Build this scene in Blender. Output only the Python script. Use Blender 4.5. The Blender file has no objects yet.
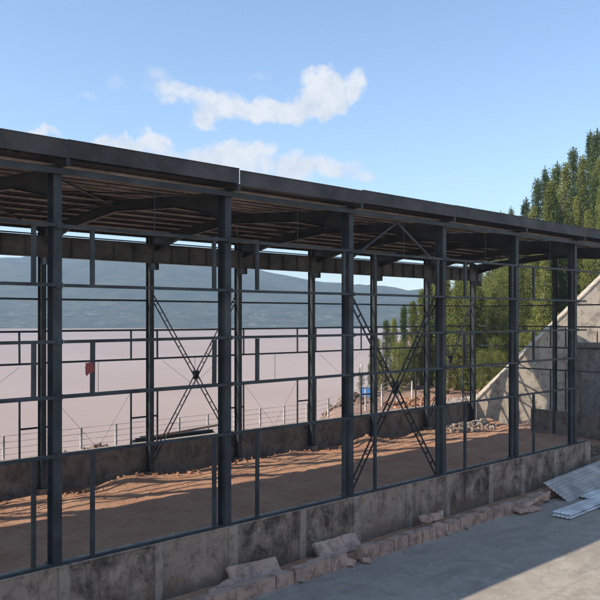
import bpy, bmesh, math, random
from mathutils import Vector, Matrix, noise
R = random.Random(7)
S = bpy.context.scene
COL = S.collection

# ------------------------------------------------------------------ frame of reference
# X runs along the shed, Y away from the camera across it, Z up; yard level is z = 0
CAM = Vector((0, 0, 9.0))
TH = math.atan(815 / 744)
FX, FY = math.cos(TH), math.sin(TH)          # viewing direction in plan
RX, RY = FY, -FX
YF, YB = 20.37, 35.18                        # front and rear column lines
BAY, X0 = 6.0, 9.13
SUN = Vector((2.8, -1.0, -2.5)).normalized()   # direction the light travels
def plan(px, f):
    r = (px - 300) / 744 * f
    return (RX * r + FX * f, RY * r + FY * f)
def zat(py, f): return 9.0 - (py - 317.5) / 744 * f

# ------------------------------------------------------------------ materials
def nodes_of(name):
    m = bpy.data.materials.new(name); m.use_nodes = True
    nt = m.node_tree
    for n in list(nt.nodes): nt.nodes.remove(n)
    out = nt.nodes.new('ShaderNodeOutputMaterial'); b = nt.nodes.new('ShaderNodeBsdfPrincipled')
    nt.links.new(b.outputs[0], out.inputs[0])
    return m, nt, b
def N(nt, t, **kw):
    n = nt.nodes.new(t)
    for k, v in kw.items():
        if k.startswith('i_'):
            key = k[2:]
            n.inputs[int(key) if key.isdigit() else key.replace('_', ' ')].default_value = v
        else: setattr(n, k, v)
    return n
def coords(nt, scale=(1, 1, 1), kind='Object'):
    tc = N(nt, 'ShaderNodeTexCoord'); mp = N(nt, 'ShaderNodeMapping')
    mp.inputs['Scale'].default_value = scale
    nt.links.new(tc.outputs[kind], mp.inputs[0]); return mp.outputs[0]
def wcoords(nt, scale=(1, 1, 1)):
    g = N(nt, 'ShaderNodeNewGeometry'); mp = N(nt, 'ShaderNodeMapping')
    mp.inputs['Scale'].default_value = scale
    nt.links.new(g.outputs['Position'], mp.inputs[0]); return mp.outputs[0]
def fbm(nt, vec, scale, detail=5, rough=.6, dist=0):
    n = N(nt, 'ShaderNodeTexNoise'); n.inputs['Scale'].default_value = scale
    n.inputs['Detail'].default_value = detail; n.inputs['Roughness'].default_value = rough
    n.inputs['Distortion'].default_value = dist
    nt.links.new(vec, n.inputs['Vector']); return n.outputs[0]
def ramp(nt, fac, stops):
    r = N(nt, 'ShaderNodeValToRGB'); e = r.color_ramp.elements
    while len(e) > 1: e.remove(e[-1])
    e[0].position = stops[0][0]; c = stops[0][1]; e[0].color = (*c, 1) if isinstance(c, tuple) else (c, c, c, 1)
    for p, c in stops[1:]:
        q = e.new(p); q.color = (*c, 1) if isinstance(c, tuple) else (c, c, c, 1)
    nt.links.new(fac, r.inputs[0]); return r.outputs[0]
def mix(nt, fac, a, b, mode='MIX'):
    m = N(nt, 'ShaderNodeMix', data_type='RGBA', blend_type=mode)
    for sock, v in ((m.inputs[0], fac), (m.inputs[6], a), (m.inputs[7], b)):
        if isinstance(v, (int, float)): sock.default_value = v
        elif isinstance(v, tuple): sock.default_value = (*v, 1)
        else: nt.links.new(v, sock)
    return m.outputs[2]
def math_(nt, op, a, b=None, c=None):
    m = N(nt, 'ShaderNodeMath', operation=op)
    for i, v in enumerate((a, b, c)):
        if v is None: continue
        if isinstance(v, (int, float)): m.inputs[i].default_value = v
        else: nt.links.new(v, m.inputs[i])
    return m.outputs[0]
def bump(nt, b, h, strength=.4, dist=.02):
    n = N(nt, 'ShaderNodeBump'); n.inputs['Strength'].default_value = strength; n.inputs['Distance'].default_value = dist
    nt.links.new(h, n.inputs['Height']); nt.links.new(n.outputs[0], b.inputs['Normal'])

def steel(name, c, rust=.25, rough=.5):
    m, nt, b = nodes_of(name); v = wcoords(nt)
    big = fbm(nt, v, .9, 4); fine = fbm(nt, v, 14, 5, .7)
    dusty = tuple(min(1, x * 1.6 + .012) for x in c)
    col = mix(nt, ramp(nt, big, [(.35, 0.), (.7, 1.)]), tuple(x * .75 for x in c), dusty)
    col = mix(nt, ramp(nt, fine, [(.62, 0.), (.78, rust)]), col, (.11, .055, .035))
    nt.links.new(col, b.inputs['Base Color']); b.inputs['Roughness'].default_value = rough; b.inputs['Specular IOR Level'].default_value = .22
    bump(nt, b, fine, .12, .004)
    return m
M = {}
M['steel'] = steel('blue_grey_steel_paint', (.031, .036, .038))
M['steel_dark'] = steel('dark_steel_paint', (.020, .022, .023))
M['crane'] = steel('crane_beam_paint', (.105, .112, .122), .1, .55)
M['purlin'] = steel('primer_purlin', (.40, .38, .355), .2, .6)
M['roof'] = steel('dark_roof_sheet', (.008, .0075, .0075), .05, .7)
M['fascia'] = steel('fascia_sheet_paint', (.046, .040, .038), .1, .55)
M['white_metal'] = steel('white_rail_paint', (.50, .46, .42), .8, .6)
M['galv'] = steel('galvanised_sheet', (.40, .365, .32), .05, .38)
M['white_sheet'] = steel('white_coated_sheet', (.66, .62, .56), .05, .5)
M['blue_sheet'] = steel('blue_coated_sheet', (.06, .075, .17), .05, .45)

def concrete(name, light, dark, stain, stain_amt=.5, panel=0., offx=0., bumpk=.5):
    m, nt, b = nodes_of(name); v = wcoords(nt)
    col = mix(nt, ramp(nt, fbm(nt, v, .8, 6, .65), [(.3, 0.), (.7, 1.)]), dark, light)
    st = wcoords(nt, (1.0, 1.0, .75)); pat = fbm(nt, st, 1.9, 10, .76, .25)
    if panel:
        sx = N(nt, 'ShaderNodeSeparateXYZ'); nt.links.new(v, sx.inputs[0])
        cell = math_(nt, 'FLOOR', math_(nt, 'DIVIDE', math_(nt, 'SUBTRACT', sx.outputs[0], offx), panel))
        wn = N(nt, 'ShaderNodeTexWhiteNoise', noise_dimensions='1D'); nt.links.new(cell, wn.inputs['W'])
        pat = math_(nt, 'ADD', pat, math_(nt, 'MULTIPLY', math_(nt, 'SUBTRACT', wn.outputs[0], .5), .16))
    s = ramp(nt, pat, [(.5 - .12 * stain_amt, 0.), (.56, .55), (.66, .95)])
    col = mix(nt, s, col, stain)
    if panel > 2:
        sz = N(nt, 'ShaderNodeSeparateXYZ'); nt.links.new(v, sz.inputs[0])
        sp_ = math_(nt, 'SUBTRACT', math_(nt, 'ADD', fbm(nt, v, 2.6, 7, .7), .28), math_(nt, 'MULTIPLY', sz.outputs[2], .62))
        col = mix(nt, ramp(nt, sp_, [(.3, 0.), (.55, .65)]), col, (.26, .16, .10))
        drip = fbm(nt, wcoords(nt, (4.5, 4.5, .25)), 1.2, 6, .7)
        col = mix(nt, ramp(nt, drip, [(.56, 0.), (.68, .5)]), col, (.11, .08, .06))
    grit = fbm(nt, v, 22, 6, .75)
    col = mix(nt, .55, col, ramp(nt, grit, [(.3, .45), (.7, 1.35 if False else 1.)]), 'MULTIPLY')
    nt.links.new(col, b.inputs['Base Color']); b.inputs['Roughness'].default_value = .92
    h = math_(nt, 'ADD', fbm(nt, v, 5, 8, .7), math_(nt, 'MULTIPLY', grit, .4))
    bump(nt, b, h, bumpk, .05)
    return m
M['plaster'] = concrete('stained_render', (.60, .465, .34), (.38, .285, .205), (.07, .047, .032), .5, 3.05, 9.4, .9)
M['pier'] = concrete('pale_pier_concrete', (.56, .45, .345), (.42, .335, .25), (.2, .15, .11), .2)
M['rear_wall'] = concrete('raw_grey_render', (.30, .235, .18), (.19, .148, .112), (.08, .054, .037), .5)
M['retaining'] = concrete('pale_shuttered_concrete', (.72, .60, .46), (.56, .45, .335), (.25, .2, .15), .0)
M['retaining_low'] = concrete('grey_weathered_concrete', (.30, .27, .23), (.2, .18, .15), (.14, .09, .06), .5)
M['block'] = concrete('cut_sandstone', (.78, .53, .385), (.60, .40, .285), (.27, .18, .13), .15)

def yard_mat():
    m, nt, b = nodes_of('worn_yard_concrete'); v = wcoords(nt)
    col = mix(nt, ramp(nt, fbm(nt, v, .25, 6, .65), [(.35, 0.), (.65, 1.)]), (.37, .305, .235), (.51, .43, .335))
    col = mix(nt, ramp(nt, fbm(nt, v, .12, 5, .6, .8), [(.52, 0.), (.66, .55)]), col, (.60, .50, .37))
    streak = fbm(nt, wcoords(nt, (.35, 1.6, 1)), .8, 7, .7, .8)
    col = mix(nt, ramp(nt, streak, [(.5, 0.), (.72, .55)]), col, (.20, .175, .145))
    spots = fbm(nt, v, 3.2, 4, .7)
    col = mix(nt, ramp(nt, spots, [(.62, 0.), (.74, .55)]), col, (.15, .13, .11))
    dusty = fbm(nt, v, 1.3, 9, .78, .4)
    col = mix(nt, ramp(nt, dusty, [(.48, 0.), (.62, .6)]), col, (.55, .48, .385))
    grit = fbm(nt, v, 18, 6, .8)
    col = mix(nt, .5, col, ramp(nt, grit, [(.28, .5), (.66, 1.)]), 'MULTIPLY')
    vo = N(nt, 'ShaderNodeTexVoronoi', feature='DISTANCE_TO_EDGE'); vo.inputs['Scale'].default_value = .13
    wv = N(nt, 'ShaderNodeVectorMath', operation='ADD'); nz = N(nt, 'ShaderNodeTexNoise'); nz.inputs['Scale'].default_value = .9
    nz.inputs['Detail'].default_value = 6
    nt.links.new(v, nz.inputs[0]); nt.links.new(v, wv.inputs[0]); nt.links.new(nz.outputs[1], wv.inputs[1]); nt.links.new(wv.outputs[0], vo.inputs[0])
    col = mix(nt, ramp(nt, vo.outputs[0], [(.0, .22), (.006, 0.)]), col, (.1, .09, .08))
    nt.links.new(col, b.inputs['Base Color']); b.inputs['Roughness'].default_value = .85
    bump(nt, b, math_(nt, 'ADD', grit, fbm(nt, v, 2.5, 6)), .35, .03)
    return m
M['yard'] = yard_mat()
def soil(name, a, c, d):
    m, nt, b = nodes_of(name); v = wcoords(nt)
    col = mix(nt, ramp(nt, fbm(nt, v, .5, 7, .7), [(.35, 0.), (.65, 1.)]), a, c)
    col = mix(nt, ramp(nt, fbm(nt, v, 3, 6, .75), [(.52, 0.), (.7, .6)]), col, d)
    nt.links.new(col, b.inputs['Base Color']); b.inputs['Roughness'].default_value = .95
    bump(nt, b, fbm(nt, v, 6, 8, .75), .8, .1)
    return m
M['soil'] = soil('red_earth', (.42, .195, .105), (.55, .30, .17), (.62, .42, .27))
M['rubble'] = soil('broken_stone', (.42, .32, .25), (.55, .46, .38), (.3, .2, .15))
M['timber'] = soil('weathered_timber', (.2, .13, .09), (.34, .24, .17), (.12, .08, .06))

def hill_mat():
    m, nt, b = nodes_of('hillside_earth_and_grass'); v = wcoords(nt)
    earth = mix(nt, ramp(nt, fbm(nt, v, .35, 7, .7), [(.35, 0.), (.65, 1.)]), (.30, .165, .105), (.46, .29, .20))
    grass = mix(nt, ramp(nt, fbm(nt, v, 1.3, 6, .7), [(.35, 0.), (.65, 1.)]), (.11, .13, .03), (.27, .26, .075))
    sx = N(nt, 'ShaderNodeSeparateXYZ'); nt.links.new(v, sx.inputs[0])
    hz = math_(nt, 'ADD', math_(nt, 'MULTIPLY', math_(nt, 'SUBTRACT', sx.outputs[2], 2.7), .26), fbm(nt, v, .16, 6, .7))
    far_right = ramp(nt, math_(nt, 'MULTIPLY', sx.outputs[0], .01), [(.42, 0.), (.46, 1.)])
    col = mix(nt, math_(nt, 'MULTIPLY', far_right, ramp(nt, hz, [(.42, 0.), (.62, 1.)])), earth, grass)
    nt.links.new(col, b.inputs['Base Color']); b.inputs['Roughness'].default_value = .95
    bump(nt, b, fbm(nt, v, 2.2, 8, .75), .9, .25)
    return m
M['hill'] = hill_mat()
def far_mat():
    m, nt, b = nodes_of('wooded_far_slope'); v = wcoords(nt)
    col = mix(nt, ramp(nt, fbm(nt, v, .012, 8, .7), [(.38, 0.), (.62, 1.)]), (.035, .05, .025), (.10, .105, .05))
    pat = fbm(nt, wcoords(nt, (1, 1, 7)), .05, 7, .8)
    sx = N(nt, 'ShaderNodeSeparateXYZ'); nt.links.new(v, sx.inputs[0])
    low = ramp(nt, math_(nt, 'MULTIPLY', sx.outputs[2], .01), [(.15, 1.), (.62, .12)])
    fields = math_(nt, 'MULTIPLY', ramp(nt, pat, [(.53, 0.), (.64, .75)]), math_(nt, 'MULTIPLY', low, ramp(nt, fbm(nt, v, .006, 4, .6), [(.42, .15), (.6, 1.)])))
    dark = fbm(nt, wcoords(nt, (1, 1, 5)), .022, 7, .75)
    col = mix(nt, ramp(nt, dark, [(.45, 0.), (.6, .8)]), col, (.018, .028, .016))
    col = mix(nt, fields, col, (.48, .43, .36))
    nt.links.new(col, b.inputs['Base Color']); b.inputs['Roughness'].default_value = 1
    bump(nt, b, fbm(nt, v, .05, 8, .7), 1., 12)
    return m
M['far'] = far_mat()
def water_mat():
    m, nt, b = nodes_of('silty_river_water')
    v = wcoords(nt, (1, .35, 1))
    col = mix(nt, ramp(nt, fbm(nt, v, .008, 5, .6, .5), [(.35, 0.), (.65, 1.)]), (.44, .285, .20), (.50, .34, .25))
    nt.links.new(col, b.inputs['Base Color']); b.inputs['Roughness'].default_value = .35
    b.inputs['Specular IOR Level'].default_value = .12
    bump(nt, b, fbm(nt, wcoords(nt, (.35, 1, 1)), .5, 5, .6), .25, .25)
    return m
M['water'] = water_mat()
def leaf_mat(name, a, c):
    m, nt, b = nodes_of(name)
    oi = N(nt, 'ShaderNodeObjectInfo'); v = wcoords(nt)
    f = math_(nt, 'ADD', math_(nt, 'MULTIPLY', fbm(nt, v, .9, 4, .7), .75), math_(nt, 'MULTIPLY', oi.outputs['Random'], .3))
    col = mix(nt, ramp(nt, f, [(.3, 0.), (.75, 1.)]), a, c)
    nt.links.new(col, b.inputs['Base Color']); b.inputs['Roughness'].default_value = .6
    b.inputs['Specular IOR Level'].default_value = .3
    tr = N(nt, 'ShaderNodeBsdfTranslucent'); nt.links.new(col, tr.inputs[0])
    ms = N(nt, 'ShaderNodeMixShader'); ms.inputs[0].default_value = .42
    out = [n for n in nt.nodes if n.type == 'OUTPUT_MATERIAL'][0]
    nt.links.new(b.outputs[0], ms.inputs[1]); nt.links.new(tr.outputs[0], ms.inputs[2]); nt.links.new(ms.outputs[0], out.inputs[0])
    return m
M['leaf_dark'] = leaf_mat('cypress_leaf', (.05, .08, .026), (.16, .205, .06))
M['leaf_light'] = leaf_mat('olive_leaf', (.13, .155, .032), (.36, .36, .095))
M['bark'] = soil('bark', (.1, .075, .055), (.2, .15, .11), (.06, .05, .04))
def plain(name, c, rough=.7):
    m, nt, b = nodes_of(name); v = wcoords(nt)
    col = mix(nt, ramp(nt, fbm(nt, v, 4, 5, .7), [(.3, 0.), (.7, 1.)]), tuple(x * .7 for x in c), c)
    nt.links.new(col, b.inputs['Base Color']); b.inputs['Roughness'].default_value = rough
    return m
M['red_cloth'] = plain('faded_red_cloth', (.32, .07, .06), .9)
M['blue_paint'] = plain('bright_blue_sheet', (.03, .22, .62), .6)

# ------------------------------------------------------------------ mesh helpers
class MB:
    def __init__(s): s.v = []; s.f = []
    def add(s, vs, fs):
        o = len(s.v); s.v += [tuple(p) for p in vs]; s.f += [tuple(i + o for i in f) for f in fs]
    def box(s, a, b):
        x0, y0, z0 = a; x1, y1, z1 = b
        s.add([(x0, y0, z0), (x1, y0, z0), (x1, y1, z0), (x0, y1, z0), (x0, y0, z1), (x1, y0, z1), (x1, y1, z1), (x0, y1, z1)],
              [(0, 3, 2, 1), (4, 5, 6, 7), (0, 1, 5, 4), (1, 2, 6, 5), (2, 3, 7, 6), (3, 0, 4, 7)])
    def prism(s, prof, p, q, u, w):
        """extrude a closed 2-D profile (in axes u, w) from p to q"""
        p, q, u, w = map(Vector, (p, q, u, w)); n = len(prof)
        vs = [p + u * a + w * b for a, b in prof] + [q + u * a + w * b for a, b in prof]
        fs = [(i, (i + 1) % n, n + (i + 1) % n, n + i) for i in range(n)]
        if n == 12:   # I-section: cap as three quads
            fs += [(0, 1, 2, 11)[::-1], (11, 2, 3, 10)[::-1], (3, 4, 9, 10)[::-1], (5, 6, 7, 8)[::-1]] if False else []
        fs += [tuple(range(n))[::-1], tuple(range(n, 2 * n))]
        s.add(vs, fs)
    def bar(s, p, q, w, h, up=(0, 0, 1)):
        p, q = Vector(p), Vector(q); d = (q - p).normalized(); up = Vector(up)
        if abs(d.dot(up)) > .98: up = Vector((0, 1, 0))
        u = d.cross(up).normalized(); w_ = u.cross(d).normalized()
        s.prism([(-w / 2, -h / 2), (w / 2, -h / 2), (w / 2, h / 2), (-w / 2, h / 2)], p, q, u, w_)
    def ibeam(s, p, q, b, h, tw, tf, u, w):
        """u: direction of flange width, w: direction of depth"""
        a, d, t = b / 2, h / 2, tw / 2
        s.prism([(-a, -d), (a, -d), (a, -d + tf), (t, -d + tf), (t, d - tf), (a, d - tf), (a, d), (-a, d), (-a, d - tf), (-t, d - tf), (-t, -d + tf), (-a, -d + tf)], p, q, u, w)
    def chan(s, p, q, b, h, t, u, w):
        s.prism([(0, -h / 2), (b, -h / 2), (b, -h / 2 + t), (t, -h / 2 + t), (t, h / 2 - t), (b, h / 2 - t), (b, h / 2), (0, h / 2)], p, q, u, w)
    def tube(s, pts, rads, n=8):
        rings = []; pts = [Vector(p) for p in pts]
        for i, p in enumerate(pts):
            d = (pts[min(i + 1, len(pts) - 1)] - pts[max(i - 1, 0)]).normalized()
            a = d.cross(Vector((0, 1, .13))).normalized() if abs(d.y) < .9 else d.cross(Vector((1, 0, .1))).normalized()
            b = d.cross(a)
            rings.append([p + (a * math.cos(2 * math.pi * k / n) + b * math.sin(2 * math.pi * k / n)) * rads[i] for k in range(n)])
        vs = [v for r in rings for v in r]; fs = []
        for i in range(len(pts) - 1):
            for k in range(n):
                fs.append((i * n + k, i * n + (k + 1) % n, (i + 1) * n + (k + 1) % n, (i + 1) * n + k))
        fs += [tuple(range(n))[::-1], tuple((len(pts) - 1) * n + k for k in range(n))]
        s.add(vs, fs)
    def build(s, name, mat, parent=None, smooth=False, origin=None):
        me = bpy.data.meshes.new(name)
        if origin is not None: s.v = [(x - origin[0], y - origin[1], z - origin[2]) for x, y, z in s.v]
        me.from_pydata(s.v, [], s.f); me.materials.append(M[mat])
        bm = bmesh.new(); bm.from_mesh(me); bmesh.ops.recalc_face_normals(bm, faces=bm.faces); bm.to_mesh(me); bm.free()
        if smooth: me.polygons.foreach_set('use_smooth', [True] * len(me.polygons))
        o = bpy.data.objects.new(name, me); COL.objects.link(o)
        if origin is not None and parent is None: o.location = origin
        if parent: o.parent = parent
        return o
def tag(o, label=None, cat=None, group=None, kind=None):
    if label: o['label'] = label
    if cat: o['category'] = cat
    if group: o['group'] = group
    if kind: o['kind'] = kind
    return o
def empty(name, loc=(0, 0, 0), rz=0):
    o = bpy.data.objects.new(name, None); COL.objects.link(o); o.location = loc; o.rotation_euler = (0, 0, rz)
    o.empty_display_size = .3
    return o
def copy_tree(o):
    c = o.copy(); COL.objects.link(c)
    for ch in o.children:
        d = ch.copy(); COL.objects.link(d); d.parent = c
    return c
def roughen(o, amt, freq, cuts=0):
    me = o.data; bm = bmesh.new(); bm.from_mesh(me)
    if cuts: bmesh.ops.subdivide_edges(bm, edges=bm.edges, cuts=cuts, use_grid_fill=True)
    for v in bm.verts:
        d = noise.noise_vector((v.co + o.location) * freq); v.co += d * amt
    bm.to_mesh(me); bm.free()

# ------------------------------------------------------------------ terrain
def sst(a, b, x):
    t = max(0, min(1, (x - a) / (b - a))); return t * t * (3 - 2 * t)
WX, WY = 52.0, 35.35                       # near end of the retaining wall
WD = Vector((1, -1)).normalized(); WN = Vector((.7071, .7071))
def wall_q(x, y): return ((x - WX) * WD.x + (y - WY) * WD.y) / 9.6, (x - WX) * WN.x + (y - WY) * WN.y
def shore(x):
    if x < 42: return 45.9
    if x < 47: return 45.9 + (x - 42) * .2
    if x < 60.6: return 46.9 + (x - 47) / 13.6 * 8.8
    return 55.7 + .74 * (x - 60.6)
def ground_h(x, y):
    if y < 7: return 7.2 * (1 - sst(-2, 6.3, y)) - .03 if x < 60 else 0
    if y < 36 and x < 52: return -.03
    q, d = wall_q(x, y); tz = -.25 + .85 * sst(42, 50, x)
    if d < 1.4 + 1.6 * max(0, min(1, q)): return .3 if x > 52 else (-.03 if y < 36 else tz + (-9.5 - tz) * sst(0, 4, y - shore(x)))
    qe = q - .018 * d
    h = max(0, qe + .02) * 8.1 if qe < 1.4 else 11.5 + (qe - 1.4) * 4.6
    h += max(0, min(1, qe)) * .06 * d
    h = min(h, 40) * (.3 + .7 * sst(0, 42, shore(x) - y)) + tz
    h += noise.noise((x * .12, y * .12, 0)) * min(1.2, .12 * h) + (.45 * noise.noise((x * .4, y * .4, 2)) + .25 * noise.noise((x * 1.1, y * 1.1, 6))) * sst(46, 54, x) * sst(40, 46, y + x * .1)
    b = shore(x) + noise.noise((x * .15, 3.1, 0)) * (1.6 if x > 46 else .3)
    h = h + (-9.5 - h) * sst(0, 9 if x > 47 else 4, y - b)
    return h
def grid(name, xs, ys, fn, mat, smooth=True):
    m = MB(); nx = len(xs)
    m.v = [(x, y, fn(x, y)) for y in ys for x in xs]
    m.f = [(j * nx + i, j * nx + i + 1, (j + 1) * nx + i + 1, (j + 1) * nx + i) for j in range(len(ys) - 1) for i in range(nx - 1)]
    return m.build(name, mat, smooth=smooth)
xs = [-400, -200, -100, -60, -40] + [-30 + 1.0 * i for i in range(211)] + [200, 240, 300, 400]
ys = [-300, -100, -40, -10, -4] + [0 + 1.0 * i for i in range(150)] + [170, 200, 260, 340]
tag(grid('ground', xs, ys, ground_h, 'hill'), 'red earth ground climbing into a grassy hillside right of the shed', 'ground', kind='structure')
def yard_h(x, y): return .004 + .02 * noise.noise((x * .2, y * .2, 0)) + .012
tag(grid('yard', [-60 + .8 * i for i in range(150)], [6.0 + .8 * i for i in range(18)], yard_h, 'yard'),
    'worn grey concrete yard in front of the shed, sunlit in the corner', 'yard', kind='structure')
# strip of earth between the kerb stones and the wall
tag(grid('earth_strip', [-16 + .5 * i for i in range(113)], [18.75 + .25 * i for i in range(6)],
         lambda x, y: .10 + .07 * noise.noise((x * .9, y * .9, 2)) + .05 * (y - 18.7), 'soil'),
    'strip of loose dirt along the foot of the front wall', 'dirt', kind='structure')
def floor_h(x, y):
    h = .36 + .06 * noise.noise((x * .5, y * .7, 5)) + .045 * noise.noise((x * 2, y * 2, 1)) + .015 * noise.noise((x * 5, y * 5, 3)) - .03 * max(0, math.cos((y + .25 * math.sin(x * .3)) * 2.6)) ** 6
    h += .42 * math.exp(-((y - 34.2) / .9) ** 2) * max(0, .45 + noise.noise((x * .28, 9, 0)) * 1.2)
    h += .16 * math.exp(-((y - 32.3) / 1.1) ** 2) * (.6 + noise.noise((x * .35, 4, 0)))
    return h
tag(grid('dirt_floor', [-16 + .25 * i for i in range(273)], [20.5 + .2 * i for i in range(76)], floor_h, 'soil'),
    'reddish dirt floor inside the open shed', 'floor', kind='structure')
# lake and far shore
w = MB(); w.add([(-4000, -300, -8), (4000, -300, -8), (4000, 5000, -8), (-4000, 5000, -8)], [(0, 1, 2, 3)])
tag(w.build('lake', 'water'), 'wide pinkish brown silty lake behind the shed', 'water', kind='structure')
def hills():
    m = MB(); na, nr = 240, 34
    for j in range(nr):
        t = j / (nr - 1)
        for i in range(na):
            px = -1400 + 2900 * i / (na - 1)
            f0 = 1120 + 60 * noise.noise((px * .004, 0, 3)); f = f0 + 900 * t
            x, y = plan(px, f)
            top = 150 + 45 * noise.noise((px * .0035 + 2, 1, 0)) + 22 * noise.noise((px * .012, 7, 0))
            top *= 1 - .52 * sst(120, 430, px)
            z = -9 + (top + 9) * (sst(0, 1, t * 1.15) if t < .87 else 1 - (t - .87) * .6)
            z += 30 * t * (.5 - abs(noise.noise((x * .006, y * .004, 4)) * 1.6)) + 12 * t * noise.noise((x * .015, y * .015, 0)) + 4 * noise.noise((x * .05, y * .05, 0)) * min(1, t * 6)
            if j == 0: z = -10
            m.v.append((x, y, z))
    m.f = [(j * na + i, j * na + i + 1, (j + 1) * na + i + 1, (j + 1) * na + i) for j in range(nr - 1) for i in range(na - 1)]
    return m.build('far_hills', 'far', smooth=True)
tag(hills(), 'hazy blue wooded hills on the far shore of the lake', 'hills', kind='structure')

# ------------------------------------------------------------------ the steel shed
K0, K1 = -4, 7
fx = lambda k: X0 + BAY * k
shed = empty('steel_shed', (12, 27.8, 0))
tag(shed, 'long open steel shed frame of dark blue grey columns under a low roof', 'shed')
O = (12, 27.8, 0)
def part(m, name, mat='steel', parent=None): return m.build(name, mat, parent or shed, origin=O)
XA, XB = fx(K0) - .4, fx(K1) + .45
ZT = 1.97                                    # top of the front wall
UX, UY, UZ = (1, 0, 0), (0, 1, 0), (0, 0, 1)
EZ = 13.36                                   # eaves (rafter top at the column)
RIDGE_Y = (YF + YB) / 2
def roof_z(y): return EZ + .10 + (7.4 - abs(y - RIDGE_Y)) * .075
for k in range(K0, K1 + 1):
    x = fx(k); z0 = ZT if k <= 5 else .3
    c = MB(); c.ibeam((x, YF, z0), (x, YF, EZ), .25, .42, .012, .018, UX, UY)
    col = part(c, 'column')
    b = MB(); b.box((x - .19, YF - .2, z0 + .001), (x + .19, YF + .27, z0 + .022)); part(b, 'base_plate', 'steel', col)
    c = MB(); c.ibeam((x, YB, .72), (x, YB, EZ), .25, .42, .012, .018, UX, UY)
    col = part(c, 'column')
    b = MB(); b.box((x - .2, YB - .27, .70), (x + .2, YB + .27, .725)); part(b, 'base_plate', 'steel', col)
    p = MB(); p.box((x - .27, YB - .33, .2), (x + .27, YB + .31, .70)); part(p, 'pedestal', 'rear_wall')
    # rafter, deeper at the haunches
    for sgn, yc in ((1, YF), (-1, YB)):
        r = MB()
        y0 = yc + sgn * .21; y1 = yc + sgn * 2.9; y2 = RIDGE_Y
        for (ya, yb, da, db) in ((y0, y1, .8, .42), (y1, y2, .42, .42)):
            za, zb = roof_z(ya) - .22, roof_z(yb) - .22
            r.add([(x - .006, ya, za), (x - .006, yb, zb), (x - .006, yb, zb - db), (x - .006, ya, za - da),
                   (x + .006, ya, za), (x + .006, yb, zb), (x + .006, yb, zb - db), (x + .006, ya, za - da)],
                  [(0, 1, 2, 3), (4, 7, 6, 5), (0, 4, 5, 1), (3, 2, 6, 7)])
            r.bar((x, ya, za), (x, yb, zb), .2, .016); r.bar((x, ya, za - da), (x, yb, zb - db), .2, .016)
        part(r, 'rafter')
# purlins and roof skin
npur = 7
for side in (0, 1):
    for i in range(npur):
        t = (i + .35) / npur * 7.3
        y = YF + t if side == 0 else YB - t
        p = MB(); z = roof_z(y) - .125
        p.chan((XA, y, z + .065), (XB, y, z + .065), .075, .065, .006, UY, UZ); part(p, 'purlin', 'purlin')
def roof_half(ya, yb):
    m = MB(); n = int((XB - XA + .3) / .12)
    for i in range(n + 1):
        x = XA - .15 + i * .12; dz = .03 if (i % 3) == 0 else 0
        for y in (ya, yb): m.v.append((x, y, roof_z(y) + dz))
        for y in (ya, yb): m.v.append((x, y, roof_z(y) + dz - .012))
    for i in range(n):
        a, b = i * 4, i * 4 + 4
        m.f += [(a, b, b + 1, a + 1), (a + 2, a + 3, b + 3, b + 2), (a, a + 2, b + 2, b), (a + 1, b + 1, b + 3, a + 3)]
    return m
part(roof_half(19.72, RIDGE_Y), 'roof_sheet', 'roof')
part(roof_half(RIDGE_Y, 35.95), 'roof_sheet', 'roof')
# fascia gutter along the front eaves, one length per bay
for k in range(K0, K1):
    dz = R.uniform(-.015, .015); xa, xb = fx(k) + .05, fx(k + 1) - .004 + .05
    if k == 1: dz = -.05; xa += .04
    if k == K0: xa = XA - .15
    if k == K1 - 1: xb = XB + .15
    g = MB(); g.box((xa, 19.62, 13.45 + dz), (xb, 19.645, 13.95 + dz))
    g.box((xa, 19.647, 13.45 + dz), (xb, 19.90, 13.475 + dz)); g.box((xa, 19.60, 13.93 + dz), (xb, 19.618, 13.955 + dz))
    part(g, 'fascia_panel', 'fascia')
for k in range(K0, K1 + 1):
    x = fx(k)
    b = MB(); b.box((x + .02, 19.66, 13.24), (x + .14, 19.78, 13.447)); b.bar((x + .08, 19.72, 13.30), (x + .08, YF - .22, 13.30), .1, .1)
    part(b, 'gutter_bracket')
# back gutter
g = MB(); g.box((XA - .15, 35.97, 13.42), (XB + .15, 35.99, 13.74)); part(g, 'fascia_panel', 'fascia')
# eaves beams and girts
def rail(y, z, xa, xb, h, d, name='girt', mat='steel'):
    m = MB(); cuts = [xa] + [fx(k) + .12 for k in range(K0, K1 + 1) if xa + .5 < fx(k) + .12 < xb - .5] + [xb]
    for a, b in zip(cuts, cuts[1:]):
        za, zb = z + R.uniform(-.014, .014), z + R.uniform(-.014, .014); ya = y + R.uniform(-.006, .006)
        m.chan((a + .004, ya, za), (b - .004, ya, zb), d, h, .006, UY, UZ)
    for k in range(K0, K1 + 1):
        if xa < fx(k) < xb and h < .15 and d > .08:
            yy = y - .012 if y < 30 else y - .012
            m.box((fx(k) - .09, yy, z - .075), (fx(k) + .09, yy + .009, z + .075))
            for sx in (-.05, .05): m.box((fx(k) + sx - .014, yy - .016, z - .012), (fx(k) + sx + .014, yy - .001, z + .016))
    return part(m, name, mat)
rail(YF - .35, 13.14, XA, XB, .17, .13, 'eaves_beam')
rail(YB + .22, 13.42, XA, XB, .2, .13, 'eaves_beam')
GZ = [3.53, 5.10, 6.76, 8.32, 9.91, 11.59]
for z in GZ[1:]:
    if z in (11.59,): rail(YF - .33, z, XA, XB, .09, .11)
    else: rail(YF - .33, z, XA, 40.15, .09, .11)
m = MB(); m.box((XA, YF - .23, ZT + .003), (40.4, YF - .12, ZT + .075)); part(m, 'base_rail')
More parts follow.
